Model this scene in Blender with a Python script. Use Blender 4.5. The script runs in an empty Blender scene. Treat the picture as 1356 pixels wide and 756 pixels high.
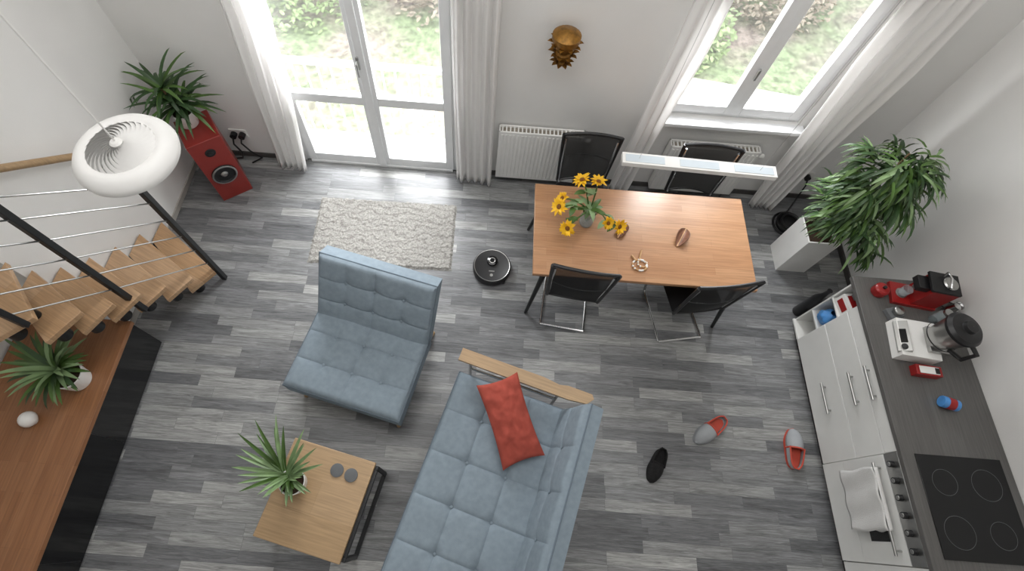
import bpy, bmesh, math, random
from mathutils import Matrix, Vector, noise
random.seed(7)
R=math.radians
# ---------------------------------------------------------------- materials
def srgb(h):
    h=h.lstrip('#'); c=[int(h[i:i+2],16)/255 for i in (0,2,4)]
    return tuple(((x/12.92) if x<=.04045 else ((x+.055)/1.055)**2.4) for x in c)+(1,)
def base(name):
    m=bpy.data.materials.new(name); m.use_nodes=True
    nt=m.node_tree; return m,nt,nt.nodes,nt.links,nt.nodes['Principled BSDF']
def mat(name,col,rough=.5,metal=0,var=.12,scale=8,bump=0,bscale=200,spec=.5,stretch=(1,1,1),coat=0,detail=3):
    m,nt,N,L,P=base(name)
    c=srgb(col)
    tc=N.new('ShaderNodeTexCoord'); mp=N.new('ShaderNodeMapping'); mp.inputs['Scale'].default_value=stretch
    L.new(tc.outputs['Object'],mp.inputs[0])
    nz=N.new('ShaderNodeTexNoise'); nz.inputs['Scale'].default_value=scale; nz.inputs['Detail'].default_value=detail
    L.new(mp.outputs[0],nz.inputs['Vector'])
    r=N.new('ShaderNodeValToRGB'); r.color_ramp.elements[0].position=.3; r.color_ramp.elements[1].position=.7
    r.color_ramp.elements[0].color=tuple(max(0,x*(1-var)) for x in c[:3])+(1,)
    r.color_ramp.elements[1].color=tuple(min(1,x*(1+var)) for x in c[:3])+(1,)
    L.new(nz.outputs['Fac'],r.inputs[0]); L.new(r.outputs[0],P.inputs['Base Color'])
    P.inputs['Roughness'].default_value=rough; P.inputs['Metallic'].default_value=metal
    P.inputs['Specular IOR Level'].default_value=spec; P.inputs['Coat Weight'].default_value=coat
    if bump:
        n2=N.new('ShaderNodeTexNoise'); n2.inputs['Scale'].default_value=bscale; L.new(mp.outputs[0],n2.inputs['Vector'])
        b=N.new('ShaderNodeBump'); b.inputs['Strength'].default_value=bump; b.inputs['Distance'].default_value=.005
        L.new(n2.outputs['Fac'],b.inputs['Height']); L.new(b.outputs[0],P.inputs['Normal'])
    return m
def wood(name,c1,c2,axis='x',strip=.07,length=.5,rough=.4,rot=0):
    m,nt,N,L,P=base(name)
    tc=N.new('ShaderNodeTexCoord'); mp=N.new('ShaderNodeMapping')
    L.new(tc.outputs['Object'],mp.inputs[0]); mp.inputs['Rotation'].default_value=(0,0,R(90) if axis=='y' else R(rot))
    br=N.new('ShaderNodeTexBrick'); br.inputs['Scale'].default_value=1; br.inputs['Brick Width'].default_value=length
    br.inputs['Row Height'].default_value=strip; br.inputs['Mortar Size'].default_value=.0006; br.offset=.37
    br.inputs['Color1'].default_value=srgb(c1); br.inputs['Color2'].default_value=srgb(c2)
    br.inputs['Mortar'].default_value=tuple(x*.75 for x in srgb(c2)[:3])+(1,)
    L.new(mp.outputs[0],br.inputs['Vector'])
    m2=N.new('ShaderNodeMapping'); m2.inputs['Scale'].default_value=(2,45,10); L.new(mp.outputs[0],m2.inputs[0])
    nz=N.new('ShaderNodeTexNoise'); nz.inputs['Scale'].default_value=2; nz.inputs['Detail'].default_value=6; nz.inputs['Distortion'].default_value=.5
    L.new(m2.outputs[0],nz.inputs['Vector'])
    mr=N.new('ShaderNodeMapRange'); mr.inputs['From Min'].default_value=.3; mr.inputs['From Max'].default_value=.7
    mr.inputs['To Min'].default_value=.80; mr.inputs['To Max'].default_value=1.1; L.new(nz.outputs['Fac'],mr.inputs[0])
    mx=N.new('ShaderNodeMix'); mx.data_type='RGBA'; mx.blend_type='MULTIPLY'; mx.inputs[0].default_value=1
    L.new(br.outputs['Color'],mx.inputs[6]); L.new(mr.outputs[0],mx.inputs[7]); L.new(mx.outputs[2],P.inputs['Base Color'])
    P.inputs['Roughness'].default_value=rough
    return m
def floor_mat(name):
    m,nt,N,L,P=base(name)
    tc=N.new('ShaderNodeTexCoord')
    def brick(w,h,off,c1,c2,freq=2):
        br=N.new('ShaderNodeTexBrick'); br.inputs['Scale'].default_value=1; br.inputs['Brick Width'].default_value=w
        br.inputs['Row Height'].default_value=h; br.inputs['Mortar Size'].default_value=.0009; br.inputs['Mortar Smooth'].default_value=0
        br.offset=off; br.offset_frequency=freq; br.squash=.8; br.squash_frequency=3; br.inputs['Bias'].default_value=0
        br.inputs['Color1'].default_value=c1; br.inputs['Color2'].default_value=c2; br.inputs['Mortar'].default_value=(.02,.02,.022,1)
        L.new(tc.outputs['Object'],br.inputs['Vector']); return br
    b=brick(.66,.088,.41,(0,0,0,1),(1,1,1,1))
    rp=N.new('ShaderNodeValToRGB'); e=rp.color_ramp.elements
    e[0].position=0; e[0].color=srgb('#68696b'); e[1].position=1; e[1].color=srgb('#adadab')
    for p,c in ((.3,'#7a7b7d'),(.55,'#88898a'),(.8,'#979897')):
        x=e.new(p); x.color=srgb(c)
    L.new(b.outputs['Color'],rp.inputs[0])
    sep=N.new('ShaderNodeVectorMath'); sep.operation='MULTIPLY'; sep.inputs[1].default_value=(7,3,11)
    L.new(b.outputs['Color'],sep.inputs[0])
    ad=N.new('ShaderNodeVectorMath'); ad.operation='ADD'; L.new(sep.outputs[0],ad.inputs[0]); L.new(tc.outputs['Object'],ad.inputs[1])
    m2=N.new('ShaderNodeMapping'); m2.inputs['Scale'].default_value=(1.6,20,1); L.new(ad.outputs[0],m2.inputs[0])
    nz=N.new('ShaderNodeTexNoise'); nz.inputs['Scale'].default_value=2.2; nz.inputs['Detail'].default_value=9; nz.inputs['Roughness'].default_value=.65; nz.inputs['Distortion'].default_value=1.2
    L.new(m2.outputs[0],nz.inputs['Vector'])
    mr=N.new('ShaderNodeMapRange'); mr.inputs['From Min'].default_value=.32; mr.inputs['From Max'].default_value=.66
    mr.inputs['To Min'].default_value=.50; mr.inputs['To Max'].default_value=1.22; L.new(nz.outputs['Fac'],mr.inputs[0])
    m3=N.new('ShaderNodeMapping'); m3.inputs['Scale'].default_value=(1.2,9,1); L.new(ad.outputs[0],m3.inputs[0])
    wv=N.new('ShaderNodeTexWave'); wv.wave_type='RINGS'; wv.inputs['Scale'].default_value=5; wv.inputs['Distortion'].default_value=9; wv.inputs['Detail'].default_value=3; wv.inputs['Detail Scale'].default_value=1.2
    L.new(m3.outputs[0],wv.inputs['Vector'])
    mr2=N.new('ShaderNodeMapRange'); mr2.inputs['To Min'].default_value=.78; mr2.inputs['To Max'].default_value=1.08; L.new(wv.outputs['Fac'],mr2.inputs[0])
    ml=N.new('ShaderNodeMath'); ml.operation='MULTIPLY'; L.new(mr.outputs[0],ml.inputs[0]); L.new(mr2.outputs[0],ml.inputs[1])
    mx=N.new('ShaderNodeMix'); mx.data_type='RGBA'; mx.blend_type='MULTIPLY'; mx.inputs[0].default_value=1
    L.new(rp.outputs[0],mx.inputs[6]); L.new(ml.outputs[0],mx.inputs[7]); L.new(mx.outputs[2],P.inputs['Base Color'])
    P.inputs['Roughness'].default_value=.33; P.inputs['Specular IOR Level'].default_value=.5
    bp=N.new('ShaderNodeBump'); bp.inputs['Strength'].default_value=.15; bp.inputs['Distance'].default_value=.002
    L.new(nz.outputs['Fac'],bp.inputs['Height']); L.new(bp.outputs[0],P.inputs['Normal'])
    return m
def rug_mat(name):
    m,nt,N,L,P=base(name)
    tc=N.new('ShaderNodeTexCoord')
    wv=N.new('ShaderNodeTexWave'); wv.bands_direction='Y'; wv.inputs['Scale'].default_value=4.5; wv.inputs['Distortion'].default_value=11; wv.inputs['Detail'].default_value=4; wv.inputs['Detail Scale'].default_value=1.4
    L.new(tc.outputs['Object'],wv.inputs['Vector'])
    r=N.new('ShaderNodeValToRGB'); e=r.color_ramp.elements; e[0].position=.0; e[0].color=srgb('#8a8783'); e[1].position=.3; e[1].color=srgb('#a09e99')
    L.new(wv.outputs['Fac'],r.inputs[0])
    nz=N.new('ShaderNodeTexNoise'); nz.inputs['Scale'].default_value=70; nz.inputs['Detail'].default_value=5; L.new(tc.outputs['Object'],nz.inputs['Vector'])
    mr=N.new('ShaderNodeMapRange'); mr.inputs['From Min'].default_value=.3; mr.inputs['From Max'].default_value=.7; mr.inputs['To Min'].default_value=.66; mr.inputs['To Max'].default_value=1.2; L.new(nz.outputs['Fac'],mr.inputs[0])
    mx=N.new('ShaderNodeMix'); mx.data_type='RGBA'; mx.blend_type='MULTIPLY'; mx.inputs[0].default_value=1
    L.new(r.outputs[0],mx.inputs[6]); L.new(mr.outputs[0],mx.inputs[7]); L.new(mx.outputs[2],P.inputs['Base Color'])
    b=N.new('ShaderNodeBump'); b.inputs['Strength'].default_value=.8; b.inputs['Distance'].default_value=.006; L.new(nz.outputs['Fac'],b.inputs['Height']); L.new(b.outputs[0],P.inputs['Normal'])
    P.inputs['Roughness'].default_value=1; P.inputs['Specular IOR Level'].default_value=.1
    return m
def seethru(name,col,alpha,rough=.1):
    m,nt,N,L,P=base(name); P.inputs['Base Color'].default_value=srgb(col); P.inputs['Roughness'].default_value=rough
    t=N.new('ShaderNodeBsdfTransparent'); mx=N.new('ShaderNodeMixShader'); mx.inputs[0].default_value=alpha
    L.new(t.outputs[0],mx.inputs[1]); L.new(P.outputs[0],mx.inputs[2]); L.new(mx.outputs[0],N['Material Output'].inputs[0])
    return m
def cloth(name,col,tr=.35,rough=.9):
    m,nt,N,L,P=base(name); P.inputs['Base Color'].default_value=srgb(col); P.inputs['Roughness'].default_value=rough
    t=N.new('ShaderNodeBsdfTranslucent'); t.inputs[0].default_value=srgb(col); mx=N.new('ShaderNodeMixShader'); mx.inputs[0].default_value=tr
    L.new(P.outputs[0],mx.inputs[1]); L.new(t.outputs[0],mx.inputs[2]); L.new(mx.outputs[0],N['Material Output'].inputs[0])
    return m
def ground_mat(name):
    m,nt,N,L,P=base(name)
    tc=N.new('ShaderNodeTexCoord')
    nz=N.new('ShaderNodeTexNoise'); nz.inputs['Scale'].default_value=1.3; nz.inputs['Detail'].default_value=4; L.new(tc.outputs['Object'],nz.inputs['Vector'])
    n2=N.new('ShaderNodeTexNoise'); n2.inputs['Scale'].default_value=11; n2.inputs['Detail'].default_value=6; n2.inputs['Roughness'].default_value=.75; L.new(tc.outputs['Object'],n2.inputs['Vector'])
    r1=N.new('ShaderNodeValToRGB'); e=r1.color_ramp.elements; e[0].position=.40; e[0].color=srgb('#7c8a6a'); e[1].position=.62; e[1].color=srgb('#8b8078')
    L.new(nz.outputs['Fac'],r1.inputs[0])
    r2=N.new('ShaderNodeMapRange'); r2.inputs['From Min'].default_value=.38; r2.inputs['From Max'].default_value=.62; r2.inputs['To Min'].default_value=.55; r2.inputs['To Max'].default_value=1.5; L.new(n2.outputs['Fac'],r2.inputs[0])
    mx=N.new('ShaderNodeMix'); mx.data_type='RGBA'; mx.blend_type='MULTIPLY'; mx.inputs[0].default_value=1
    L.new(r1.outputs[0],mx.inputs[6]); L.new(r2.outputs[0],mx.inputs[7]); L.new(mx.outputs[2],P.inputs['Base Color'])
    P.inputs['Roughness'].default_value=.95
    return m
wallM=mat('wall_paint','#e9e8e6',.9,var=.015,scale=3,bump=.1,bscale=120)
floorM=floor_mat('grey_laminate')
ceilM=mat('ceiling_paint','#efeeec',.9,var=.02)
pvc=mat('white_pvc','#ecedee',.35,var=.02)
baseM=mat('baseboard_grey','#4a4846',.5,var=.1)
curtM=cloth('curtain_cloth','#fbfaf9',.5)
glassM=seethru('window_glass','#ffffff',.09,.03)
radM=mat('radiator_enamel','#eeedea',.4,var=.02)
grille=mat('radiator_grille','#8a8276',.5)
chrome=mat('chrome','#c8c8c8',.18,metal=1,var=.03)
steel=mat('brushed_steel','#b0b0ae',.28,metal=1,var=.06)
black=mat('black_plastic','#151517',.4,var=.2)
blackg=mat('black_gloss','#0c0d0f',.12,var=.1)
blackmetal=mat('black_metal','#1a1c1e',.45,var=.15)
meshM=seethru('black_mesh_fabric','#111214',.90,.7)
tableW=wood('beech_table','#b58a66','#aa7d5a','x',.062,.55,.3)
oakW=wood('oak_tread','#c4a280','#bb9670','x',.11,.9,.4,rot=25)
deskW=wood('oak_worktop','#986a48','#8c5f3e','y',.06,.5,.35)
birchW=wood('birch','#b09370','#a88b67','x',.2,1.2,.45)
blueF=mat('blue_grey_fabric','#87949e',.95,var=.08,scale=25,bump=.4,bscale=500,spec=.2)
blueP=mat('blue_piping','#6d7984',.95,var=.05,spec=.2)
redF=mat('rust_red_fabric','#a85044',.95,var=.14,scale=14,bump=.5,bscale=400,spec=.2)
redL=mat('red_lacquer','#8c2f29',.35,var=.06)
rugM=rug_mat('grey_shag')
white=mat('white_ceramic','#ecebe8',.3,var=.02)
whiteM=mat('white_matte','#eeedeb',.5,var=.02)
cabM=mat('white_cabinet_front','#dededb',.35,var=.02)
counterM=wood('grey_oak_worktop','#646361','#5b5957','y',1.0,4,.45)
leafD=mat('leaf_dark','#34502a',.45,var=.45,scale=6)
leafM=mat('leaf_mid','#4a682e',.45,var=.4,scale=6)
leafL=mat('leaf_light','#809a6c',.5,var=.3,scale=8)
soil=mat('soil','#3a2a1e',1,var=.3,scale=60)
trunk=mat('trunk','#7a6248',.9,var=.3,scale=30)
yel=mat('sunflower_petal','#eeb818',.6,var=.15)
brn=mat('sunflower_core','#7a4e18',.9,var=.35,scale=90)
glassV=seethru('vase_glass','#cfe0e4',.3,.03)
gold=mat('carved_gilt','#8a6228',.4,metal=.6,var=.4,scale=30)
gray=mat('grey_rubber','#9a9da0',.7,var=.08)
orange=mat('orange_red_rubber','#c04a38',.6,var=.08)
dgrey=mat('coaster_grey','#66686a',.9,var=.1)
blueB=mat('blue_plastic','#4c8ccc',.35,var=.2,scale=12)
redB=mat('red_plastic','#9a1f1f',.3,var=.1)
brownD=mat('brown_wood','#7d5744',.5,var=.3,scale=30)
beads=mat('wood_beads','#bb9468',.6,var=.2,scale=30)
towelM=mat('towel','#d6d5d3',1,var=.04,bump=.8,bscale=180,spec=.1)
pave=mat('concrete_terrace','#c4c1bb',.9,var=.1,scale=5,bump=.3)
grassM=ground_mat('garden_ground')
ledM=mat('lamp_diffuser','#c9d3da',.4,var=.03)
fur=mat('black_fur','#1c1b1c',1,var=.4,scale=60,bump=1,bscale=300)
# ---------------------------------------------------------------- mesh builder
class M:
    def __init__(s): s.v=[];s.f=[];s.mi=[];s.mats=[];s.T=Matrix()
    def m(s,mt):
        if mt not in s.mats: s.mats.append(mt)
        return s.mats.index(mt)
    def raw(s,vs,fs,mt):
        o=len(s.v); s.v+= [tuple(s.T@Vector(p)) for p in vs]; k=s.m(mt)
        for f in fs: s.f.append([i+o for i in f]); s.mi.append(k)
    def box(s,c,d,mt,rot=None):
        x,y,z=[a/2 for a in d]; Q=(rot if rot else Matrix.Identity(3)); C=Vector(c)
        vs=[C+Q@Vector((a*x,b*y,e*z)) for a in(-1,1) for b in(-1,1) for e in(-1,1)]
        s.raw(vs,[(0,1,3,2),(4,6,7,5),(0,4,5,1),(2,3,7,6),(0,2,6,4),(1,5,7,3)],mt)
    def bx(s,x0,x1,y0,y1,z0,z1,mt): s.box(((x0+x1)/2,(y0+y1)/2,(z0+z1)/2),(x1-x0,y1-y0,z1-z0),mt); return s
    def cyl(s,p,q,r,mt,r2=None,n=20,cap=True):
        p,q=Vector(p),Vector(q); r2=r if r2 is None else r2; d=(q-p).normalized()
        a=d.orthogonal().normalized(); b=d.cross(a)
        vs=[]
        for c,rr in((p,r),(q,r2)):
            for i in range(n):
                t=2*math.pi*i/n; vs.append(c+(a*math.cos(t)+b*math.sin(t))*rr)
        fs=[(i,(i+1)%n,(i+1)%n+n,i+n) for i in range(n)]
        if cap: fs+=[tuple(range(n))[::-1],tuple(range(n,2*n))]
        s.raw(vs,fs,mt)
    def tube(s,pts,r,mt,n=10,closed=False):
        pts=[Vector(p) for p in pts]; k=len(pts); vs=[];fs=[]; ref=None
        for i,p in enumerate(pts):
            if closed: d=pts[(i+1)%k]-pts[i-1]
            else: d=pts[min(i+1,k-1)]-pts[max(i-1,0)]
            d.normalize()
            if ref is None: ref=d.orthogonal().normalized()
            a=(ref-d*ref.dot(d)).normalized(); ref=a; b=d.cross(a)
            rr=r[i] if isinstance(r,(list,tuple)) else r
            for j in range(n):
                t=2*math.pi*j/n; vs.append(p+(a*math.cos(t)+b*math.sin(t))*rr)
        for i in range(k if closed else k-1):
            for j in range(n):
                i2=(i+1)%k; fs.append((i*n+j,i*n+(j+1)%n,i2*n+(j+1)%n,i2*n+j))
        if not closed: fs+=[tuple(range(n))[::-1],tuple(range((k-1)*n,k*n))]
        s.raw(vs,fs,mt)
    def lathe(s,prof,mt,c=(0,0,0),n=32,sx=1,sy=1,ax=None):
        C=Vector(c);vs=[];fs=[]; A=ax if ax else Matrix.Identity(3)
        for r,z in prof:
            for j in range(n):
                t=2*math.pi*j/n; vs.append(C+A@Vector((r*math.cos(t)*sx,r*math.sin(t)*sy,z)))
        for i in range(len(prof)-1):
            for j in range(n): fs.append((i*n+j,i*n+(j+1)%n,(i+1)*n+(j+1)%n,(i+1)*n+j))
        s.raw(vs,fs,mt)
    def ball(s,c,r,mt,n=16,k=10):
        rx,ry,rz=(r,r,r) if not isinstance(r,(tuple,list)) else r
        prof=[(max(1e-5,math.sin(math.pi*i/k)),-math.cos(math.pi*i/k)*rz) for i in range(k+1)]
        s.lathe(prof,mt,c,n,rx,ry)
    def grid(s,fn,nu,nv,mt):
        vs=[fn(i/nu,j/nv) for i in range(nu+1) for j in range(nv+1)]
        fs=[(i*(nv+1)+j,(i+1)*(nv+1)+j,(i+1)*(nv+1)+j+1,i*(nv+1)+j+1) for i in range(nu) for j in range(nv)]
        s.raw(vs,fs,mt)
    def prism(s,poly,z0,z1,mt):
        n=len(poly); vs=[(x,y,z0) for x,y in poly]+[(x,y,z1) for x,y in poly]
        s.raw(vs,[tuple(range(n))[::-1],tuple(range(n,2*n))]+[(i,(i+1)%n,(i+1)%n+n,i+n) for i in range(n)],mt)
    def cushion(s,w,d,h,mt,tx=3,ty=3,edge=.05,puff=.02,dim=.03,nu=66,nv=66,pip=None):
        def prof(e):
            e=max(0,min(1,e/edge)); return edge*(1-math.sqrt(max(0,1-(1-e)**2)))
        def top(u,v):
            x=(u-.5)*w;y=(v-.5)*d
            e=min(w/2-abs(x),d/2-abs(y)); z=h-prof(e)
            z+=puff*abs(math.sin(math.pi*u*tx)*math.sin(math.pi*v*ty))**.5
            for i in range(1,tx):
                for j in range(1,ty):
                    r=math.hypot((u-i/tx)*w,(v-j/ty)*d); z-=dim*math.exp(-(r/.04)**2)
            for i in range(1,tx): z-=.004*math.exp(-(((u-i/tx)*w)/.008)**2)
            for j in range(1,ty): z-=.004*math.exp(-(((v-j/ty)*d)/.008)**2)
            z+=.006*noise.noise(Vector((x*7,y*7,h*9)))
            return Vector((x,y,z))
        s.grid(top,nu,nv,mt)
        s.box((0,0,(h-edge)/2),(w-.001,d-.001,h-edge),mt)
        if pip:
            zz=h-edge; a,b=w/2,d/2
            s.tube([(-a,-b,zz),(a,-b,zz),(a,b,zz),(-a,b,zz)],.006,pip,8,closed=True)
        for i in range(1,tx):
            for j in range(1,ty):
                s.ball(((i/tx-.5)*w,(j/ty-.5)*d,h-dim*.9),(.012,.012,.006),mt,10,6)
    def blade(s,p,az,el,L,w,droop,mt,seg=7,fold=.25):
        p=Vector(p); pos=p.copy(); e=el; vs=[];fs=[]
        for i in range(seg+1):
            t=i/seg
            d=Vector((math.cos(az)*math.cos(e),math.sin(az)*math.cos(e),math.sin(e)))
            side=Vector((-math.sin(az),math.cos(az),0)); up=side.cross(d)*-1
            ww=w*(math.sin(math.pi*min(1,(.12+.88*t)**.8))**.7 if t<1 else .02)*.5+.0005
            vs+=[pos-side*ww+up*ww*fold, pos, pos+side*ww+up*ww*fold]
            pos=pos+d*L/seg; e-=droop/seg
            e=max(e,-1.5)
        for i in range(seg):
            a=i*3; fs+=[(a,a+1,a+4,a+3),(a+1,a+2,a+5,a+4)]
        s.raw(vs,fs,mt)
    def done(s,name,loc=(0,0,0),rz=0,bevel=0,seg=2,angle=35,clamp=None):
        if clamp: s.v=[(min(max(x,clamp[0]),clamp[1]),min(max(y,clamp[2]),clamp[3]),max(z,clamp[4])) for x,y,z in s.v]
        me=bpy.data.meshes.new(name); me.from_pydata(s.v,[],s.f); me.update()
        for mt in s.mats: me.materials.append(mt)
        for p,k in zip(me.polygons,s.mi): p.material_index=k; p.use_smooth=True
        b=bmesh.new(); b.from_mesh(me); 
        bmesh.ops.recalc_face_normals(b,faces=b.faces); b.to_mesh(me); b.free()
        me.set_sharp_from_angle(angle=R(angle))
        o=bpy.data.objects.new(name,me); bpy.context.collection.objects.link(o)
        o.location=loc; o.rotation_euler=(0,0,rz)
        if bevel:
            md=o.modifiers.new('bevel','BEVEL'); md.width=bevel; md.segments=seg; md.limit_method='ANGLE'; md.angle_limit=R(50)
        return o
def Tm(loc,rx=0,ry=0,rz=0):
    return Matrix.Translation(loc)@Matrix.Rotation(rz,4,'Z')@Matrix.Rotation(ry,4,'Y')@Matrix.Rotation(rx,4,'X')
# ---------------------------------------------------------------- room
XL,XN,XR,YB,YN,ZC=-2.95,-3.45,3.4,3.23,-1.6,5.0
a=M(); a.bx(XN-.1,XR+.1,YN-.1,YB+.02,-.1,0,floorM); a.done('floor')
a=M(); a.bx(XN-.2,XR+.2,YN-.2,YB+.3,ZC,ZC+.15,ceilM); a.done('ceiling')
WT=.24
DX0,DX1,DZ=-1.87,-.34,2.2; WX0,WX1,WZ0,WZ1=1.34,2.56,.97,2.25
for q in ((XN-.2,DX0,-.3,ZC),(DX0,DX1,DZ,ZC),(DX1,WX0,-.3,ZC),(WX0,WX1,-.3,WZ0),(WX0,WX1,WZ1,ZC),(WX1,XR+.2,-.3,ZC)):
    M().bx(q[0],q[1],YB,YB+WT,q[2],q[3],wallM).done('wall_back')
M().bx(DX0,DX1,YB,YB+WT,-.3,0,pave).done('trim_1')
M().bx(XL-.6,XL,1.25,YB,0,ZC,wallM).done('wall_left'); M().bx(XN-.1,XN,YN,1.25,0,ZC,wallM).done('wall_left')
M().bx(XR,XR+.12,YN,YB,0,ZC,wallM).done('wall_right')
M().bx(XN-.1,XR+.1,YN-.12,YN,0,ZC,wallM).done('wall_front')
a=M(); a.bx(XL,-2.06,YB-.015,YB,0,.06,baseM); a.bx(.0,1.3,YB-.015,YB,0,.06,baseM); a.bx(1.3,XR,YB-.015,YB,0,.06,baseM); a.done('baseboard_back',bevel=.003)
a=M(); a.bx(XL,XL+.015,1.25,YB-.015,0,.06,mat('baseboard_light','#a7a39d')); a.done('baseboard_left',bevel=.003)
a=M(); a.bx(XR-.015,XR,1.9,YB-.015,0,.06,baseM); a.done('baseboard_right',bevel=.003)
def leaf(a,x0,x1,z0,z1,y,rail=None,s=.075,bot=.1):
    a.bx(x0,x0+s,y,y+.06,z0,z1,pvc);a.bx(x1-s,x1,y,y+.06,z0,z1,pvc);a.bx(x0+s,x1-s,y,y+.06,z0,z0+bot,pvc);a.bx(x0+s,x1-s,y,y+.06,z1-s,z1,pvc)
    if rail: a.bx(x0+s,x1-s,y,y+.06,rail-.045,rail+.045,pvc)
    a.bx(x0+s-.005,x1-s+.005,y+.025,y+.032,z0+bot-.005,z1-s+.005,glassM)
a=M(); y=YB+.01
a.bx(DX0,DX0+.05,y,y+.08,0,DZ,pvc);a.bx(DX1-.05,DX1,y,y+.08,0,DZ,pvc);a.bx(DX0+.05,DX1-.05,y,y+.08,DZ-.05,DZ,pvc);a.bx(DX0+.05,DX1-.05,y-.03,y+.08,0,.03,pvc)
mid=-1.09
leaf(a,DX0+.04,mid+.01,.03,DZ-.04,y-.02,.87); leaf(a,mid-.005,DX1-.04,.03,DZ-.04,y-.02,.87)
a.bx(mid-.03,mid+.035,y-.035,y-.02,.03,DZ-.05,pvc)
a.box((mid-.02,y-.045,1.3),(.025,.015,.12),steel); a.cyl((mid-.02,y-.04,1.32),(mid-.02,y-.085,1.32),.009,steel); a.cyl((mid-.02,y-.085,1.325),(mid-.02,y-.085,1.2),.009,steel)
a.done('door_1',bevel=.004)
a=M(); y=YB+.04
a.bx(WX0,WX0+.05,y,y+.08,WZ0,WZ1,pvc);a.bx(WX1-.05,WX1,y,y+.08,WZ0,WZ1,pvc);a.bx(WX0+.05,WX1-.05,y,y+.08,WZ1-.05,WZ1,pvc);a.bx(WX0+.05,WX1-.05,y,y+.08,WZ0,WZ0+.05,pvc)
leaf(a,WX0+.04,1.965,WZ0+.04,WZ1-.04,y-.02,None,.07,.08); leaf(a,1.96,WX1-.04,WZ0+.04,WZ1-.04,y-.02,None,.07,.08)
a.box((1.96,y-.04,1.45),(.02,.02,.1),steel)
a.done('window_1',bevel=.004)
M().bx(WX0-.04,WX1+.04,YB-.09,YB+.02,WZ0-.035,WZ0-.001,pvc).done('trim_2',bevel=.004)
def curtain(xb0,xb1,xt0,xt1,zb,zt,y,folds):
    a=M()
    def fn(u,v):
        z=zb+(zt-zb)*v; x0=xb0+(xt0-xb0)*min(1,v*1.35); x1=xb1+(xt1-xb1)*min(1,v*1.35)
        amp=.024+.010*math.sin(7*u+1)
        return Vector((x0+(x1-x0)*u, y+amp*math.sin(u*folds*2*math.pi+.5*math.sin(v*3))+.01*math.sin(v*9+u*5), z))
    a.grid(fn,int(folds*12),30,curtM); a.cyl((min(xb0,xt0)-.05,y,zt+.01),(max(xb1,xt1)+.05,y,zt+.01),.012,steel)
    o=a.done('curtain'); md=o.modifiers.new('s','SOLIDIFY'); md.thickness=.003
curtain(-2.12,-1.84,-1.96,-1.62,.02,2.35,3.10,5)
curtain(-.34,.0,-.36,-.02,.02,2.35,3.10,5)
curtain(1.16,1.34,1.20,1.44,.06,2.35,3.08,3)
curtain(2.58,2.80,2.46,2.90,.02,2.35,3.06,5)
def radiator(x0,x1,z0,z1,name):
    a=M(); y0,y1=3.12,3.21
    a.bx(x0,x1,y0,y0+.015,z0,z1,radM); a.bx(x0,x1,y1-.015,y1,z0,z1,radM)
    a.bx(x0,x0+.012,y0,y1,z0,z1,radM); a.bx(x1-.012,x1,y0,y1,z0,z1,radM); a.bx(x0+.01,x1-.01,y0+.015,y1-.015,z1-.03,z1-.02,grille)
    n=int((x1-x0)/.035)
    for i in range(n):
        x=x0+.03+i*(x1-x0-.06)/(n-1)
        a.bx(x-.009,x+.009,y0-.006,y0,z0+.03,z1-.03,radM)
        a.bx(x-.006,x+.006,y0+.012,y1-.012,z1-.02,z1-.005,radM)
    a.cyl((x1-.05,y0+.04,z0),(x1-.05,y0+.04,0),.009,chrome); a.cyl((x1-.12,y0+.04,z0),(x1-.12,y0+.04,0),.009,chrome)
    a.cyl((x1+.005,y0+.04,z1-.08),(x1+.06,y0+.04,z1-.08),.022,white)
    a.done(name,bevel=.002)
radiator(.04,.80,.1,.74,'radiator'); radiator(1.56,2.36,.1,.72,'radiator')
a=M(); a.bx(-2.52,-2.36,YB-.012,YB,.28,.38,white)
for x in(-2.48,-2.40):
    a.cyl((x,YB-.012,.33),(x,YB-.06,.33),.030,black)
a.tube([(-2.48,YB-.06,.33),(-2.48,YB-.1,.28),(-2.45,YB-.09,.15),(-2.5,YB-.06,.03),(-2.62,YB-.08,.02)],.008,black)
a.tube([(-2.40,YB-.06,.33),(-2.40,YB-.1,.3),(-2.36,YB-.09,.18),(-2.30,YB-.06,.05),(-2.4,YB-.1,.012)],.008,black)
a.done('wall_outlet')
a=M(); a.bx(2.95,3.05,YB-.012,YB,.3,.4,white); a.cyl((3.0,YB-.012,.35),(3.0,YB-.05,.35),.028,black)
a.tube([(3.0,YB-.05,.35),(3.0,YB-.09,.3),(3.03,YB-.09,.12),(2.98,3.05,.012),(2.9,2.98,.012)],.007,black); a.done('wall_outlet')
# exterior
a=M(); a.bx(-9,11,3.48,15,-.3,-.16,grassM); a.done('garden_lawn')
M().bx(-3.4,.6,3.48,3.72,-.16,-.1,pave).done('terrace')
a=M(); a.T=Tm((2.6,4.45,-.14),rz=R(-8)); a.bx(-1.6,4,-.35,.45,-.02,.02,pave); a.T=Matrix(); a.done('garden_path')
a=M(); y=3.56
a.bx(-2.1,-.2,y-.02,y+.03,.93,.97,white); a.bx(-2.1,-.2,y-.01,y+.01,.02,.05,white)
for i in range(17): a.cyl((-2.07+i*.115,y,-.1),(-2.07+i*.115,y,.94),.010,white,n=8)
a.done('balcony_railing')
def bush(x,y,r,name='garden_bush',mt=leafM):
    a=M()
    a.cyl((0,0,-.0),(0,0,r*.7),.04,trunk)
    for i in range(1800):
        d=Vector((random.gauss(0,1),random.gauss(0,1),abs(random.gauss(0,1)))).normalized()*r*random.uniform(.6,1.0)
        a.blade(d,random.uniform(0,6.3),random.uniform(-.3,1),.08,.05,.6,mt,seg=2)
    a.done(name,(x,y,-.155),clamp=(-9,9,-9,9,0))
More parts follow.
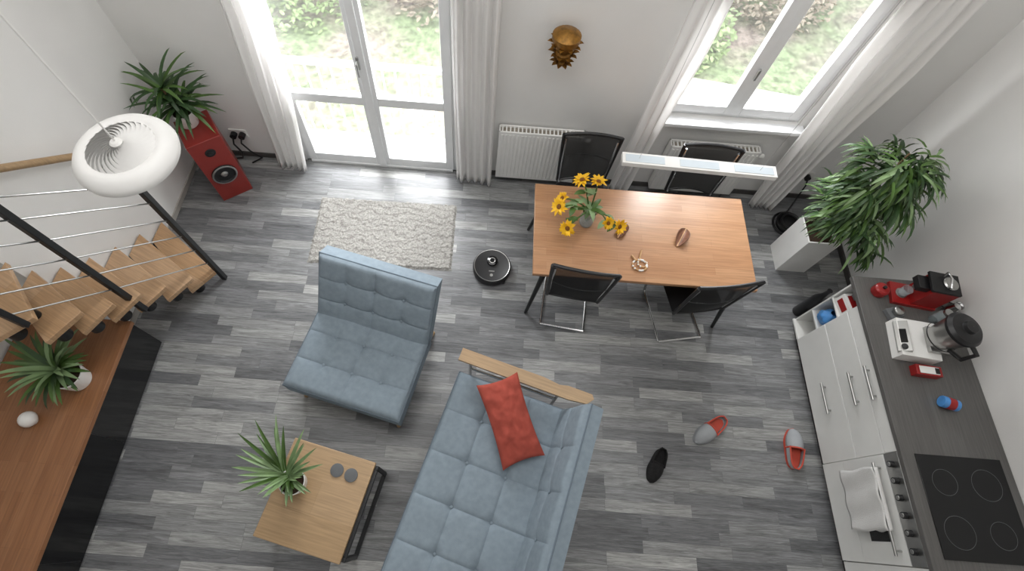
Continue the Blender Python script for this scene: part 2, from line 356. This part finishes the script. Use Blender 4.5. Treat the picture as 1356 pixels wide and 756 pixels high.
bushM=mat('bush_leaf','#8a9c70',.7,var=.3,scale=4); bushB=mat('bush_brown','#a09686',.8,var=.3,scale=4)
bush(-2.6,6.0,.9,mt=bushM);bush(-.7,6.3,.9,mt=bushB);bush(2.1,5.7,.75,mt=bushM);bush(3.5,6.6,.8,mt=bushB)
a=M()
a.T=Matrix.Scale(.85,4)
a.lathe([(.001,0),(.02,.01),(.035,.03),(.02,.05),(.05,.08),(.075,.13),(.05,.15),(.09,.2),(.12,.27),(.12,.31),(.08,.34),(.001,.36)],gold,(0,0,0),20)
for i in range(10):
    t=i*math.pi/5
    for k,(rr,zz) in enumerate(((.045,.07),(.085,.17),(.11,.26))):
        a.blade((math.cos(t)*rr*.7,math.sin(t)*rr*.7,zz-.05),t,1.0,.09,.05,1.6,gold,seg=4)
a.T=Matrix()
a.done('gilt_wall_bracket',(.45,3.10,1.51))
# ---------------------------------------------------------------- stairs
Lp=[(-2.93,2.27),(-2.93,2.03),(-2.93,1.80),(-2.93,1.60),(-2.93,1.42),(-2.93,1.30),(-2.93,1.26)]
Rp=[(-2.31,1.82),(-2.36,1.66),(-2.42,1.49),(-2.45,1.34),(-2.47,1.18),(-2.50,1.04),(-2.60,.92)]
a=M()
for k in range(7):
    z=.19*(k+1); l=Vector(Lp[k]);r=Vector(Rp[k]); d=(r-l).normalized(); nrm=Vector((d.y,-d.x))
    if nrm.y>0: nrm=-nrm
    w=.25
    q=[l,r,r+nrm*w,l+nrm*w]
    q=[(max(-2.94,p[0]),p[1]) for p in q]
    a.prism(q,z-.045,z,oakW)
    c=r-d*.10+nrm*(w*.72)
    a.cyl((c.x,c.y,z-.19),(c.x,c.y,z-.045),.045,blackmetal); a.cyl((c.x,c.y,z-.06),(c.x,c.y,z-.045),.06,blackmetal)
    c2=l+d*.12+nrm*(w*.6)
    a.cyl((c2.x,c2.y,max(0,z-.19)),(c2.x,c2.y,z-.045),.04,blackmetal)
    if k>=1:
        c3=r-d*.16+nrm*.06; a.cyl((c3.x,c3.y,z-.19),(c3.x,c3.y,z-.045),.03,blackmetal)
p1=Vector((-2.31,1.85,0)); p2=Vector((-2.52,1.30,0)); p3=Vector((-2.64,.88,0))
a.box((p1.x,p1.y,.71),(.04,.04,1.42),blackmetal); a.box((p2.x,p2.y,1.3),(.04,.04,1.5),blackmetal); a.box((p3.x,p3.y,1.95),(.035,.035,1.3),blackmetal)
for h in (.3,.52,.74,.96,1.18,1.38):
    a.cyl(p1+Vector((0,0,h)),p2+Vector((0,0,h+.62)),.005,steel,n=8); a.cyl(p2+Vector((0,0,h+.62)),p3+Vector((0,0,h+1.15)),.005,steel,n=8)
a.cyl((-2.86,2.3,1.12),(-2.86,1.3,2.07),.024,birchW); 
for yy,zz in((2.2,1.215),(1.4,1.975)): a.cyl((-2.945,yy,zz-.04),(-2.86,yy,zz),.008,steel)
a.done('staircase',bevel=.004)
a=M(); a.bx(-3.43,-2.64,-1.2,1.21,.03,.45,blackg); a.bx(-3.43,-2.63,-1.22,1.22,.45,.49,deskW); a.bx(-3.4,-2.68,-1.15,1.18,0,.03,black)
for y in(.4,-.4): a.bx(-2.642,-2.636,y-.002,y+.002,.05,.44,black)
a.done('low_cabinet',bevel=.004)
# ---------------------------------------------------------------- plants
def pot(a,c,r,h,mt,sq=False):
    if sq:
        x,y,z=c; t=.012
        a.bx(x-r,x+r,y-r,y-r+t,z,z+h,mt);a.bx(x-r,x+r,y+r-t,y+r,z,z+h,mt);a.bx(x-r,x-r+t,y-r+t,y+r-t,z,z+h,mt);a.bx(x+r-t,x+r,y-r+t,y+r-t,z,z+h,mt)
        a.bx(x-r+t,x+r-t,y-r+t,y+r-t,z,z+h*.9,soil)
    else:
        a.lathe([(.001,0),(r*.75,0),(r*.8,.005),(r,h),(r*.93,h),(r*.9,h*.85),(.001,h*.85)],mt,c,28)
        a.lathe([(.001,h*.87),(r*.9,h*.86)],soil,c,20)
a=M(); pot(a,(0,0,0),.09,.15,white)
for tx,ty,th,n in((-.02,0,.24,30),(-.08,.04,.34,26),(.03,.03,.20,16)):
    a.tube([(tx*.3,ty*.3,.1),(tx,ty,th)],.012,trunk)
    for i in range(n):
        az=i*2.4; a.blade((tx,ty,th-.05*random.random()),az,random.uniform(0,1.1),random.uniform(.26,.40),.032,random.uniform(.7,1.5),random.choice([leafD,leafM,leafD]))
a.done('potted_dracaena',(-2.60,2.93,.762),clamp=(-.33,9,-9,.28,0))
a=M(); pot(a,(.03,-.01,0),.10,.15,white)
for i in range(52):
    az=i*2.4; c=.5+.5*math.cos(az-2.8)
    a.blade((-.04,.02,.14),az,random.uniform(.2,1.3),random.uniform(.18,.26)+.14*c,.034,random.uniform(.6,1.5),random.choice([leafD,leafM,leafM,leafL]))
a.done('potted_yucca',(-2.85,.76,.492),clamp=(-9,9,-9,9,0))
a=M(); a.ball((0,0,.055),.055,white); a.cyl((0,0,0),(0,0,.01),.03,white); a.done('white_orb_lamp',(-3.02,.45,.49))
ct=M()
ct.bx(-.30,.30,-.42,.22,.42,.45,birchW)
for x in(-.27,.31):
    ct.bx(x-.015,x+.015,-.40,.20,0,.02,blackmetal)
    for y in(-.39,.19): ct.bx(x-.015,x+.015,y-.015,y+.015,.02,.42,blackmetal)
    ct.bx(x-.015,x+.015,-.375,.175,.395,.42,blackmetal)
ct.done('coffee_table',(-.98,.20,0),R(-12),bevel=.004)
a=M(); pot(a,(.02,-.02,0),.085,.13,whiteM)
for i in range(32):
    az=i*2.4; c=.5+.5*math.cos(az-2.3)
    L=random.uniform(.12,.20)+.28*c*random.uniform(.5,1)
    a.blade((-.04*c,.03*c,.11),az,random.uniform(.5,1.3)-.3*c,L,.028,random.uniform(.0,.9),random.choice([leafM,leafL,leafL,leafL]),fold=.6)
a.done('potted_leaf_cactus',(-1.165,.205,.451))
for x,y in((-.895,.285),(-.795,.26)):
    a=M(); a.lathe([(.001,0),(.043,0),(.045,.002),(.045,.008),(.041,.01),(.001,.01)],dgrey); a.done('coaster',(x,y,.45))
a=M(); pot(a,(0,0,0),.135,.52,white,True)
a.tube([(0,0,.4),(-.02,-.01,.7),(-.05,-.03,1.0),(-.04,-.03,1.3)],[.02,.018,.014,.01],trunk)
a.tube([(.03,.02,.4),(.03,.03,.75),(.02,.0,1.1),(.0,.02,1.5)],[.016,.014,.012,.006],trunk)
cl=[(Vector((-.06+max(-.13,min(.13,random.gauss(0,.08))),-.10+random.gauss(0,.12),.85+.68*(i/25)))) for i in range(26)]
for i in range(1150):
    p=cl[i%26]+Vector((random.gauss(0,.045),random.gauss(0,.045),random.gauss(0,.03)))
    az=math.atan2(p.y+.10,p.x+.06)+random.uniform(-.9,.9)
    a.blade(p,az,random.uniform(-.9,.3),random.uniform(.14,.24),.022,random.uniform(.8,1.7),random.choice([leafM,leafD,leafD,leafL] if i%3 else [leafM,leafD]),seg=4)
a.done('weeping_fig_plant',(2.87,2.50,0))
a=M()
for k in range(4):
    a.tube([((.14-.02*(k%2)-k*.012)*math.cos(t*.2618),(.14-.02*(k%2)-k*.012)*math.sin(t*.2618),.012+.018*k) for t in range(24)],.011,black,8,closed=True)
a.lathe([(.001,.0),(.11,.0),(.11,.03),(.001,.035)],black); a.done('coiled_cable',(2.94,2.88,0))
# ---------------------------------------------------------------- speaker
a=M(); w,d,h=.29,.34,.76
a.box((0,0,h/2),(w,d,h),redL)
yf=-d/2
AX=Matrix.Rotation(R(90),3,'X')
a.lathe([(.001,.0),(.03,.005),(.04,.0),(.085,.004),(.092,.018),(.108,.018),(.112,0)],black,(0,yf,.33),40,ax=AX)
a.lathe([(.095,.019),(.108,.021),(.11,.016)],steel,(0,yf,.33),40,ax=AX)
a.lathe([(.001,.018),(.02,.016),(.034,.002)],steel,(0,yf,.33),24,ax=AX)
a.lathe([(.001,.012),(.014,.01),(.03,.004),(.042,.008),(.045,0)],black,(0,yf,.62),24,ax=AX)
a.done('red_floor_speaker',(-2.535,2.88,0),R(36),bevel=.006)
# ---------------------------------------------------------------- pendant lamp
a=M(); 
a.lathe([(.155,.055),(.17,.062),(.19,.062),(.215,.048),(.235,.02),(.24,0),(.235,-.02),(.20,-.045),(.17,-.06),(.15,-.065),(.15,-.055),(.19,-.03),(.2,0),(.19,.04),(.165,.05),(.155,.055)],whiteM,n=56)
for i in range(26):
    t=i*2*math.pi/26
    for zz,sg,dz in((.085,1,-.03),(-.085,-1,.03)):
        vs=[]
        for j in range(9):
            u=j/8; r=.022+.145*u; tt=t+sg*1.3*u; w_=.006+.027*u
            c,s_=math.cos(tt),math.sin(tt); z=zz+dz*u**2
            vs+=[(r*c+s_*w_*.5,r*s_-c*w_*.5,z-.012),(r*c-s_*w_*.5,r*s_+c*w_*.5,z)]
        a.raw(vs,[(2*j,2*j+1,2*j+3,2*j+2) for j in range(8)],whiteM)
a.lathe([(.001,.10),(.02,.099),(.03,.09),(.028,.08),(.001,.078)],white)
a.ball((0,0,0),.05,white)
a.cyl((0,0,.09),(0,0,2.79),.004,whiteM,n=8); a.cyl((0,0,2.75),(0,0,2.795),.05,white)
a.done('pendant_lamp',(-1.745,1.485,2.2))
a=M(); a.bx(-.51,.51,-.045,.045,0,.035,white)
for x in(-.36,.0,.36): a.bx(x-.13,x+.13,-.03,.03,.035,.037,ledM)
for x in(-.4,.4): a.cyl((x,0,.03),(x,0,3.49),.0012,steel,n=6)
a.bx(-.45,.45,-.02,.02,3.46,3.495,white)
a.done('linear_pendant_lamp',(1.37,2.255,1.5),R(-1.5),bevel=.004)
# ---------------------------------------------------------------- rug & robot
a=M()
def rugf(u,v):
    x=(u-.5)*1.32;y=(v-.5)*.72
    e=min(.66-abs(x),.36-abs(y))
    z=.012+.004*noise.noise(Vector((x*9,y*14,0)))+.007*noise.noise(Vector((x*50,y*50,3)))
    z=max(.004,z+.006); 
    if e<.02: z*=max(.15,e/.02)
    return Vector((x+(.012*noise.noise(Vector((y*30,x*3,1)))),y+.012*noise.noise(Vector((x*30,y*3,5))),z))
a.grid(rugf,190,104,rugM); a.bx(-.65,.65,-.35,.35,0,.004,rugM); a.done('shag_rug',(-.965,2.44,0),R(1))
a=M(); a.lathe([(.001,.012),(.165,.012),(.172,.02),(.174,.07),(.168,.085),(.160,.09),(.155,.088),(.001,.088)],black,n=56)
a.lathe([(.157,.0895),(.161,.0905),(.163,.0885)],steel,n=56)
a.lathe([(.001,.112),(.04,.112),(.048,.108),(.05,.088)],blackg,(0,.04,0),32); a.lathe([(.022,.1125),(.026,.1135),(.029,.1125)],steel,(0,.04,0),24)
a.cyl((0,-.10,.088),(0,-.10,.091),.014,steel); a.box((.0,-.06,.0895),(.05,.008,.002),steel)
a.cyl((.11,-.12,.003),(.11,-.12,.03),.02,black)
for s in(-1,1): a.box((s*.1,0,.015),(.03,.07,.03),black)
a.done('robot_vacuum',(.07,2.14,0))
# ---------------------------------------------------------------- dining table
a=M(); a.bx(-.855,.855,-.42,.42,.715,.75,tableW)
for sx in(-1,1):
    for sy in(-1,1):
        a.cyl((sx*.74,sy*.33,.715),(sx*.83,sy*.43,0),.024,blackmetal,r2=.014,n=16)
    a.bx(sx*.74-.025,sx*.74+.025,-.35,.35,.69,.715,blackmetal)
a.bx(-.7,.7,-.02,.02,.69,.715,blackmetal)
a.done('dining_table',(1.225,2.17,0),0,bevel=.005)
def chair(loc,rz):
    a=M(); r=.011
    for s in(-1,1):
        x=s*.19
        pts=[(0+x,-.30,r),(x,.0,r),(x,.15,r),(x,.19,.03),(x,.21,.08),(x,.20,.40),(x,.18,.44),(x,.14,.455),(x,-.1,.45),(x,-.19,.46),(x,-.215,.50),(x*1.08,-.23,.75),(x*1.12,-.25,.98)]
        a.tube(pts,r,chrome,10)
    a.tube([(-.19,-.30,r),(.19,-.30,r)],r,chrome,10)
    a.tube([(-.19,.14,.452),(.19,.14,.452)],r*.8,chrome,10)
    def seat(u,v):
        return Vector(((u-.5)*.42,-.2+v*.40,.468-.02*math.sin(math.pi*u)+.01*math.cos(v*3)))
    a.grid(seat,10,10,black); 
    a.T=Tm((0,0,-.012)); a.grid(seat,10,10,black); a.T=Matrix()
    def bk(u,v):
        x=(u-.5)*(.40+.07*v); z=.50+.52*v; 
        return Vector((x,-.215-.035*v-.05*(1-(2*u-1)**2)*(.4+.6*math.sin(math.pi*v)), z-.03*(1-v)*(abs(2*u-1)**2)+.012*math.cos((u-.5)*3)*v))
    a.grid(bk,16,16,meshM)
    rim=[bk(i/16,1) for i in range(17)]; a.tube(rim,.014,black,8)
    a.tube([bk(i/16,0) for i in range(17)],.010,black,8)
    for s in (0,1): a.tube([bk(s,i/16)+Vector(((s-.5)*.004,-.004,0)) for i in range(17)],.015,black,8)
    a.tube([bk(i/16,.5) for i in range(17)],.005,black,6)
    a.done('dining_chair',loc,rz)
chair((.745,1.92,0),R(-6)); chair((1.69,1.89,0),R(11)); chair((.80,2.64,0),R(180)); chair((1.77,2.62,0),R(178))
V=Vector((.78,2.24,.75)); a=M()
a.lathe([(.001,0),(.05,0),(.055,.01),(.06,.10),(.045,.16),(.05,.20),(.046,.20),(.041,.16),(.055,.10),(.05,.012),(.001,.01)],glassV,n=28)
heads=[((.68,2.375,1.12),.06),((.80,2.37,1.12),.055),((.525,2.19,1.02),.06),((.60,2.05,.95),.055),((.90,2.11,.97),.045),((.99,2.10,.95),.052),((.55,2.27,1.02),.045)]
for (hp,r) in heads:
    p=Vector(hp)-V; st=Vector((0,0,.03)); md=Vector((p.x*.25,p.y*.25,.22))
    a.tube([st,md*.6,md,(md+p)*.5+Vector((0,0,.03)),p],.006,leafM,6)
    out=(Vector((p.x*1.0,p.y*1.0-.08,.22))).normalized(); q=out.to_track_quat('Z','Y').to_matrix()
    a.lathe([(.001,.012),(r*.30,.01),(r*.38,0),(r*.3,-.012),(.001,-.014)],brn,p,16,ax=q)
    for i in range(20):
        t=i*math.pi/10+random.uniform(-.1,.1); tmp=a.T
        a.T=Matrix.Translation(p)@q.to_4x4()@Matrix.Rotation(t,4,'Z'); a.blade((r*.28,0,.002),0,random.uniform(-.1,.8),r*random.uniform(.8,1.05),.024,.6,yel,seg=3); a.T=tmp
    for i in range(2):
        k=random.uniform(.4,.85); b=md+(p-md)*k
        a.blade(b,random.uniform(0,6.3),random.uniform(-.1,.6),.09,.045,.9,random.choice([leafM,leafL]),seg=4)
for i in range(9): a.blade((0,0,.19),i*2.4,random.uniform(0,.9),random.uniform(.1,.16),.04,1.0,random.choice([leafM,leafL]),seg=4)
a.done('sunflower_vase',V)
def dish(loc,rz,s=1):
    a=M()
    for sd in(-1,1):
        def fn(u,v):
            L=.085*s; x=(u-.5)*2*L; w=.04*s*math.sin(math.pi*u)**.7
            return Vector((x,sd*(.004+v*w),.004+.035*s*math.sin(math.pi*u)*v**2*1.3))
        a.grid(fn,16,8,brownD)
    a.tube([((u/10-.5)*.17*s,0,.006) for u in range(11)],.005,beads,6)
    o=a.done('leaf_bowl',loc,rz); md=o.modifiers.new('s','SOLIDIFY'); md.thickness=.004
dish((1.54,2.17,.75),R(62),1.15); dish((1.07,2.19,.75),R(60),.95)
a=M()
for c,r,n in(((0,0),.055,26),((.02,.015),.035,18)):
    for i in range(n):
        t=i*2*math.pi/n; a.ball((c[0]+r*math.cos(t),c[1]+r*math.sin(t)*.85,.008),.0085,random.choice([beads,white]),8,6)
for p,q in(((.0,.05,.01),(.02,.13,.012)),((-.03,.04,.01),(-.06,.08,.01))): a.tube([p,q],.008,beads,6)
a.done('bead_garland',(1.19,1.89,.75))
# ---------------------------------------------------------------- lounge chair
a=M()
a.T=Tm((0,-.29,.24)); a.cushion(.92,.68,.19,blueF,4,3,.04,.010,.022,pip=blueP)
a.T=Tm((0,.02,.36))@Matrix.Rotation(R(58),4,'X')@Matrix.Translation((0,.27,-.08))
a.cushion(.92,.58,.16,blueF,4,3,.04,.008,.018,pip=blueP)
a.T=Matrix()
a.bx(-.42,.42,-.60,.05,.19,.24,blackmetal)
for s in(-1,1):
    a.cyl((s*.38,-.55,.19),(s*.40,-.60,0),.018,birchW); a.cyl((s*.38,.0,.19),(s*.40,.22,0),.018,birchW)
    a.cyl((s*.40,.0,.22),(s*.40,.26,.55),.015,blackmetal)
a.done('lounge_chair',(-.835,1.36,0),R(-13))
a=M(); S=1.5
a.T=Tm((.04,-S/2,.22)); a.cushion(.86,S,.20,blueF,3,5,.045,.012,.028,pip=blueP,nv=110)
a.T=Tm((.40,-S/2,.36))@Matrix.Rotation(R(-74),4,'Y')@Matrix.Translation((.22,0,-.13))
a.cushion(.46,S,.13,blueF,2,5,.04,.008,.015,pip=blueP,nv=110)
a.T=Matrix()
a.bx(-.34,.44,-S+.06,-.06,.17,.22,blackmetal)
for x in(-.32,.42):
    for y in(-S+.1,-.1): a.cyl((x,y,.17),(x*1.05,y,0),.018,birchW)
a.T=Tm((0,.075,0))
a.prism([(-.41,-.045),(.42,-.045),(.56,-.03),(.60,.02),(.58,.05),(.40,.05),(.34,.035),(.22,.05),(-.41,.05)],.55,.575,birchW)
a.cyl((-.33,0,0),(-.33,0,.55),.013,chrome); a.cyl((.36,0,0),(.36,0,.55),.013,chrome); a.tube([(-.33,0,.30),(.36,0,.30)],.011,chrome)
a.T=Matrix()
a.done('sofa',(.25,.95,0),R(-16))
a=M()
def pil(sgn):
    def fn(u,v):
        x=(u-.5);y=(v-.5)
        px=x*.31*(1-.10*(1-(2*y)**2)); py=y*.60*(1-.07*(1-(2*x)**2))
        hh=(max(0,(1-(2*x)**2)*(1-(2*y)**2)))**.42*.065
        hh+=(.016*noise.noise(Vector((u*5,v*8,sgn*3)))+.006*noise.noise(Vector((u*12,v*18,sgn*5))))*min(1,hh/.03)
        return Vector((px,py,sgn*hh))
    return fn
a.T=Matrix.Rotation(R(14),4,'X')
a.grid(pil(1),34,56,redF); a.grid(pil(-1),24,36,redF)
a.done('throw_pillow',(.265,.69,.555),R(23),angle=180)
# ---------------------------------------------------------------- kitchen
a=M(); X0=2.73; YE=1.64
a.bx(X0+.02,XR-.005,-1.5,YE,.1,.865,cabM); a.bx(X0+.06,XR-.02,-1.45,1.83,0,.1,black)
a.bx(X0-.01,XR-.002,-1.5,1.86,.865,.90,counterM)
a.bx(X0+.33,XR-.005,YE,1.83,.1,.865,cabM); a.bx(X0,X0+.33,YE,1.83,.1,.12,cabM); a.bx(X0+.02,X0+.33,YE,1.83,.34,.355,cabM); a.bx(X0+.02,X0+.33,YE,1.83,.60,.615,cabM); a.bx(X0+.02,X0+.33,1.815,1.83,.12,.865,cabM)
for z0,z1 in((.105,.48),(.485,.745),(.75,.86)):
    a.bx(X0,X0+.02,.625,YE-.002,z0,z1,cabM)
for z in(.33,.64,.81):
    a.cyl((X0-.03,.96,z),(X0-.03,1.20,z),.009,steel,n=12)
    for y in(.99,1.17): a.cyl((X0-.03,y,z),(X0,y,z),.007,steel,n=8)
a.bx(X0,X0+.02,-1.0,-.035,.105,.86,cabM)
a.done('kitchen_counter',bevel=.003)
a=M()
a.bx(X0-.005,X0+.018,-.03,.62,.105,.33,cabM); a.bx(X0-.008,X0+.018,-.03,.62,.335,.74,cabM); a.bx(X0-.010,X0-.006,.10,.53,.45,.64,blackg); a.bx(X0-.008,X0+.018,-.03,.62,.745,.862,steel)
for y in(.05,.15,.25,.35,.45,.55): a.cyl((X0-.035,y,.805),(X0-.008,y,.805),.02,black,n=18); a.cyl((X0-.037,y,.805),(X0-.034,y,.805),.014,steel,n=18)
a.cyl((X0-.05,.02,.69),(X0-.05,.57,.69),.009,steel)
for y in(.05,.54): a.cyl((X0-.05,y,.69),(X0,y,.69),.007,steel)
a.done('oven',bevel=.002)
a=M()
def tw(side):
    def fn(u,v):
        y=.16+.38*u; 
        z=.702-.33*v*(1 if side<0 else .5); x=X0-.05+side*.014-(.006*math.sin(u*14+v*2) if side<0 else 0)
        return Vector((x,y+.006*math.sin(v*8),z))
    return fn
a.grid(tw(-1),20,20,towelM)
a.grid(tw(1),20,10,towelM); a.grid(lambda u,v:Vector((X0-.05+.014*math.cos(math.pi*v),.16+.38*u,.702+.008*math.sin(math.pi*v))),20,8,towelM)
o=a.done('kitchen_towel'); md=o.modifiers.new('s','SOLIDIFY'); md.thickness=.006
a=M(); a.bx(2.80,3.34,.02,.61,.90,.906,blackg)
for x,y,r in((2.94,.17,.09),(2.94,.45,.075),(3.2,.17,.075),(3.2,.45,.09)): a.lathe([(r,.9062),(r+.001,.9063),(r+.002,.9062)],dgrey,(x,y,0),40)
a.done('induction_hob',bevel=.002)
a=M()
a.box((0,0,.015),(.30,.17,.03),redB); a.box((.06,0,.13),(.17,.15,.22),redB); a.box((.05,0,.245),(.19,.155,.02),black); a.box((-.06,0,.20),(.09,.10,.05),black)
a.lathe([(.001,.03),(.04,.03),(.04,.036),(.001,.037)],steel,(-.08,0,0),20); a.cyl((-.07,0,.18),(-.07,0,.14),.018,steel)
a.lathe([(.03,.037),(.032,.037),(.036,.10),(.033,.10),(.03,.04),(.001,.039)],glassV,(-.08,0,0),20)
a.tube([(.04,-.05,.26),(.04,-.06,.30),(.04,.0,.32),(.04,.06,.30),(.04,.05,.26)],.007,chrome,8)
a.lathe([(.001,.255),(.045,.255),(.05,.262),(.04,.27),(.001,.272)],steel,(.08,0,0),20)
a.done('coffee_maker',(3.10,1.72,.90),R(-8),bevel=.008)
a=M(); a.lathe([(.001,0),(.045,0),(.05,.01),(.05,.06),(.04,.07),(.001,.075)],redB,n=28); a.lathe([(.012,.074),(.012,.09),(.001,.092)],black,n=16); a.done('red_sugar_tin',(2.87,1.74,.90))
a=M()
a.box((-.05,0,.05),(.26,.27,.10),white); a.box((-.15,0,.085),(.08,.22,.05),steel,Matrix.Rotation(R(-30),3,'Y')); a.box((.06,.0,.115),(.14,.18,.03),steel)
AXm=Matrix.Rotation(R(6),3,'Y')
a.lathe([(.001,.0),(.070,.0),(.080,.01),(.105,.15),(.113,.19),(.001,.19)],steel,(.03,0,.13),32,ax=AXm)
a.lathe([(.104,.045),(.107,.05),(.104,.055)],black,(.03,0,.13),32,ax=AXm)
a.lathe([(.115,.185),(.119,.205),(.10,.225),(.045,.235),(.04,.26),(.001,.262)],black,(.03,0,.13),32,ax=AXm)
a.tube([(.09,-.08,.31),(.12,-.15,.30),(.11,-.15,.20),(.07,-.08,.17)],.015,black,10)
a.box((-.16,.0,.108),(.04,.10,.004),blackg,Matrix.Rotation(R(-30),3,'Y')); a.cyl((-.155,-.08,.10),(-.175,-.08,.12),.018,black)
a.done('food_processor',(3.03,1.35,.90),R(-6),bevel=.012,seg=3)
a=M(); a.lathe([(.001,0),(.035,0),(.037,.004),(.037,.10),(.03,.115),(.025,.12),(.001,.122)],glassV,n=24); a.lathe([(.001,.12),(.028,.12),(.028,.14),(.001,.141)],steel,n=24); a.done('glass_jar',(3.22,1.55,.90))
a=M(); a.lathe([(.001,0),(.035,0),(.04,.06),(.03,.10),(.034,.12),(.03,.12),(.027,.10),(.001,.09)],chrome,n=24); a.tube([(.033,0,.10),(.07,0,.09),(.065,0,.03),(.038,0,.03)],.005,black,8); a.done('milk_jug',(3.33,1.62,.90),R(140))
a=M(); a.T=Tm((0,0,.04),ry=R(90)); a.lathe([(.001,-.05),(.036,-.05),(.038,-.045),(.038,.045),(.036,.05),(.001,.05)],blueB,n=24); a.lathe([(.0385,-.02),(.0387,.0),(.0385,.025)],redB,n=24); a.T=Matrix(); a.done('blue_canister',(3.10,.94,.90),R(-15))
a=M(); a.box((0,0,.03),(.17,.07,.06),redB); a.box((0,0,.062),(.13,.05,.006),white); a.box((.05,0,.065),(.03,.04,.006),black); a.done('red_tea_box',(3.02,1.15,.90),R(-4),bevel=.004)
a=M(); a.box((0,0,.02),(.11,.08,.04),dgrey); a.lathe([(.001,.04),(.03,.04),(.035,.08),(.001,.085)],steel,n=20); a.done('kitchen_scale',(2.93,1.57,.90),R(15),bevel=.006)
a=M()
def bag(u,v):
    t=u*2*math.pi; r=.072*(1+.25*noise.noise(Vector((math.cos(t)*2,math.sin(t)*2,v*4))))*math.sin(math.pi*(.08+.87*v))**.5
    return Vector((r*math.cos(t),r*math.sin(t)*.9,.0+.15*v))
a.grid(bag,30,16,blueB); a.done('blue_bag',(X0+.085,1.725,.356))
a=M(); a.box((0,0,.06),(.12,.14,.12),white); a.box((0,0,.12),(.08,.10,.004),redB); a.box((-.061,0,.06),(.003,.1,.06),redB); a.box((.02,.03,.14),(.06,.05,.03),dgrey); a.done('food_package',(X0+.09,1.73,.616),R(8),bevel=.004)
a=M(); a.lathe([(.001,0),(.045,0),(.05,.01),(.045,.30),(.02,.38),(.018,.44),(.022,.46),(.001,.462)],black,n=24); a.done('black_bottle',(2.86,1.95,0))
# ---------------------------------------------------------------- shoes
def clog(name,loc,rz,upper,inner,s=1,sole=None):
    a=M(); L=.28*s
    def out(t):
        return s*(.034+.016*math.sin(math.pi*min(1,t*1.05))**1+.010*math.exp(-((t-.68)/.2)**2))*math.sqrt(max(0,1-((t-.5)/.5)**8))+.0005
    n=24; pts=[((t/n-.5)*L,out(t/n)) for t in range(n+1)]
    poly=pts+[(x,-y) for x,y in pts[::-1]][1:-1]
    a.prism(poly,0,.022*s,sole or gray)
    def up(u,v):
        t=.46+.54*u; h=s*(.070-.035*((u)**2))*math.sqrt(max(0,1-u**6)); ang=math.pi*v
        return Vector(((t-.5)*L*.985,out(t)*.98*math.cos(ang),.02*s+h*math.sin(ang)**.7))
    a.grid(up,14,14,upper)
    def heel(u,v):
        tt=abs(u-.5)*2
        x= -.5*L+ (.46*L+.04*L)*tt**1.6 ; y=out(min(.5,max(.02,(x/L+.5))))*(1 if u<.5 else -1)
        return Vector((x,y*(1-.1*v),.02*s+v*s*(.035+.015*tt)))
    a.grid(heel,24,5,upper)
    a.tube([heel(i/24,1) for i in range(25)],.005*s,inner,8)
    a.prism([(p[0]*.90,p[1]*.82) for p in poly],.022*s,.027*s,inner)
    a.tube([( -.02*L+.0, out(.48)*.95*math.cos(math.pi*i/12), .022*s+.068*s*math.sin(math.pi*i/12)**.7) for i in range(13)],.006*s,inner,8)
    o=a.done(name,loc,rz); md=o.modifiers.new('s','SOLIDIFY'); md.thickness=.004
clog('garden_clog',(1.91,.83,0),R(218),gray,orange,1.15,gray); clog('garden_clog',(2.57,.74,0),R(80),gray,orange,1.15,orange)
clog('black_slipper',(1.46,.53,0),R(245),fur,fur,1.0,fur)
# ---------------------------------------------------------------- lights / world / camera
w=bpy.data.worlds.new('World'); bpy.context.scene.world=w; w.use_nodes=True
w.node_tree.nodes['Background'].inputs[0].default_value=(.93,.965,1,1); w.node_tree.nodes['Background'].inputs[1].default_value=3.2
def area(name,loc,rot,sx,sy,p,col=(1,1,1)):
    l=bpy.data.lights.new(name,'AREA'); l.shape='RECTANGLE'; l.size=sx; l.size_y=sy; l.energy=p; l.color=col
    o=bpy.data.objects.new(name,l); bpy.context.collection.objects.link(o); o.location=loc; o.rotation_euler=rot
area('ceiling_fill',(.0,1.6,4.9),(0,0,0),4.5,2.4,92,(1,.99,.975))  # unseen soft fill panel below the ceiling, added to brighten the room
area('daylight_door',(-1.1,4.3,2.6),(R(-60),0,0),2.0,1.6,330,(.98,.99,1))
area('daylight_window',(1.95,4.3,2.7),(R(-60),0,0),1.6,1.4,240,(.98,.99,1))
sc=bpy.context.scene
sc.view_settings.view_transform='Standard'
c=bpy.data.cameras.new('camera'); o=bpy.data.objects.new('camera',c); bpy.context.collection.objects.link(o); sc.camera=o
th=R(64); rl=R(4.4)
right=Vector((1,0,0)); up=Vector((0,math.sin(th),math.cos(th))); fw=Vector((0,math.cos(th),-math.sin(th)))
cx=right*math.cos(rl)+up*math.sin(rl); cy=-right*math.sin(rl)+up*math.cos(rl); cz=-fw
mw=Matrix(((cx.x,cy.x,cz.x,0),(cx.y,cy.y,cz.y,0),(cx.z,cy.z,cz.z,4.2),(0,0,0,1)))
o.matrix_world=mw
c.sensor_width=36; c.lens=677/1356*36; c.shift_x=38/1356; c.shift_y=-10/1356; c.clip_start=.05
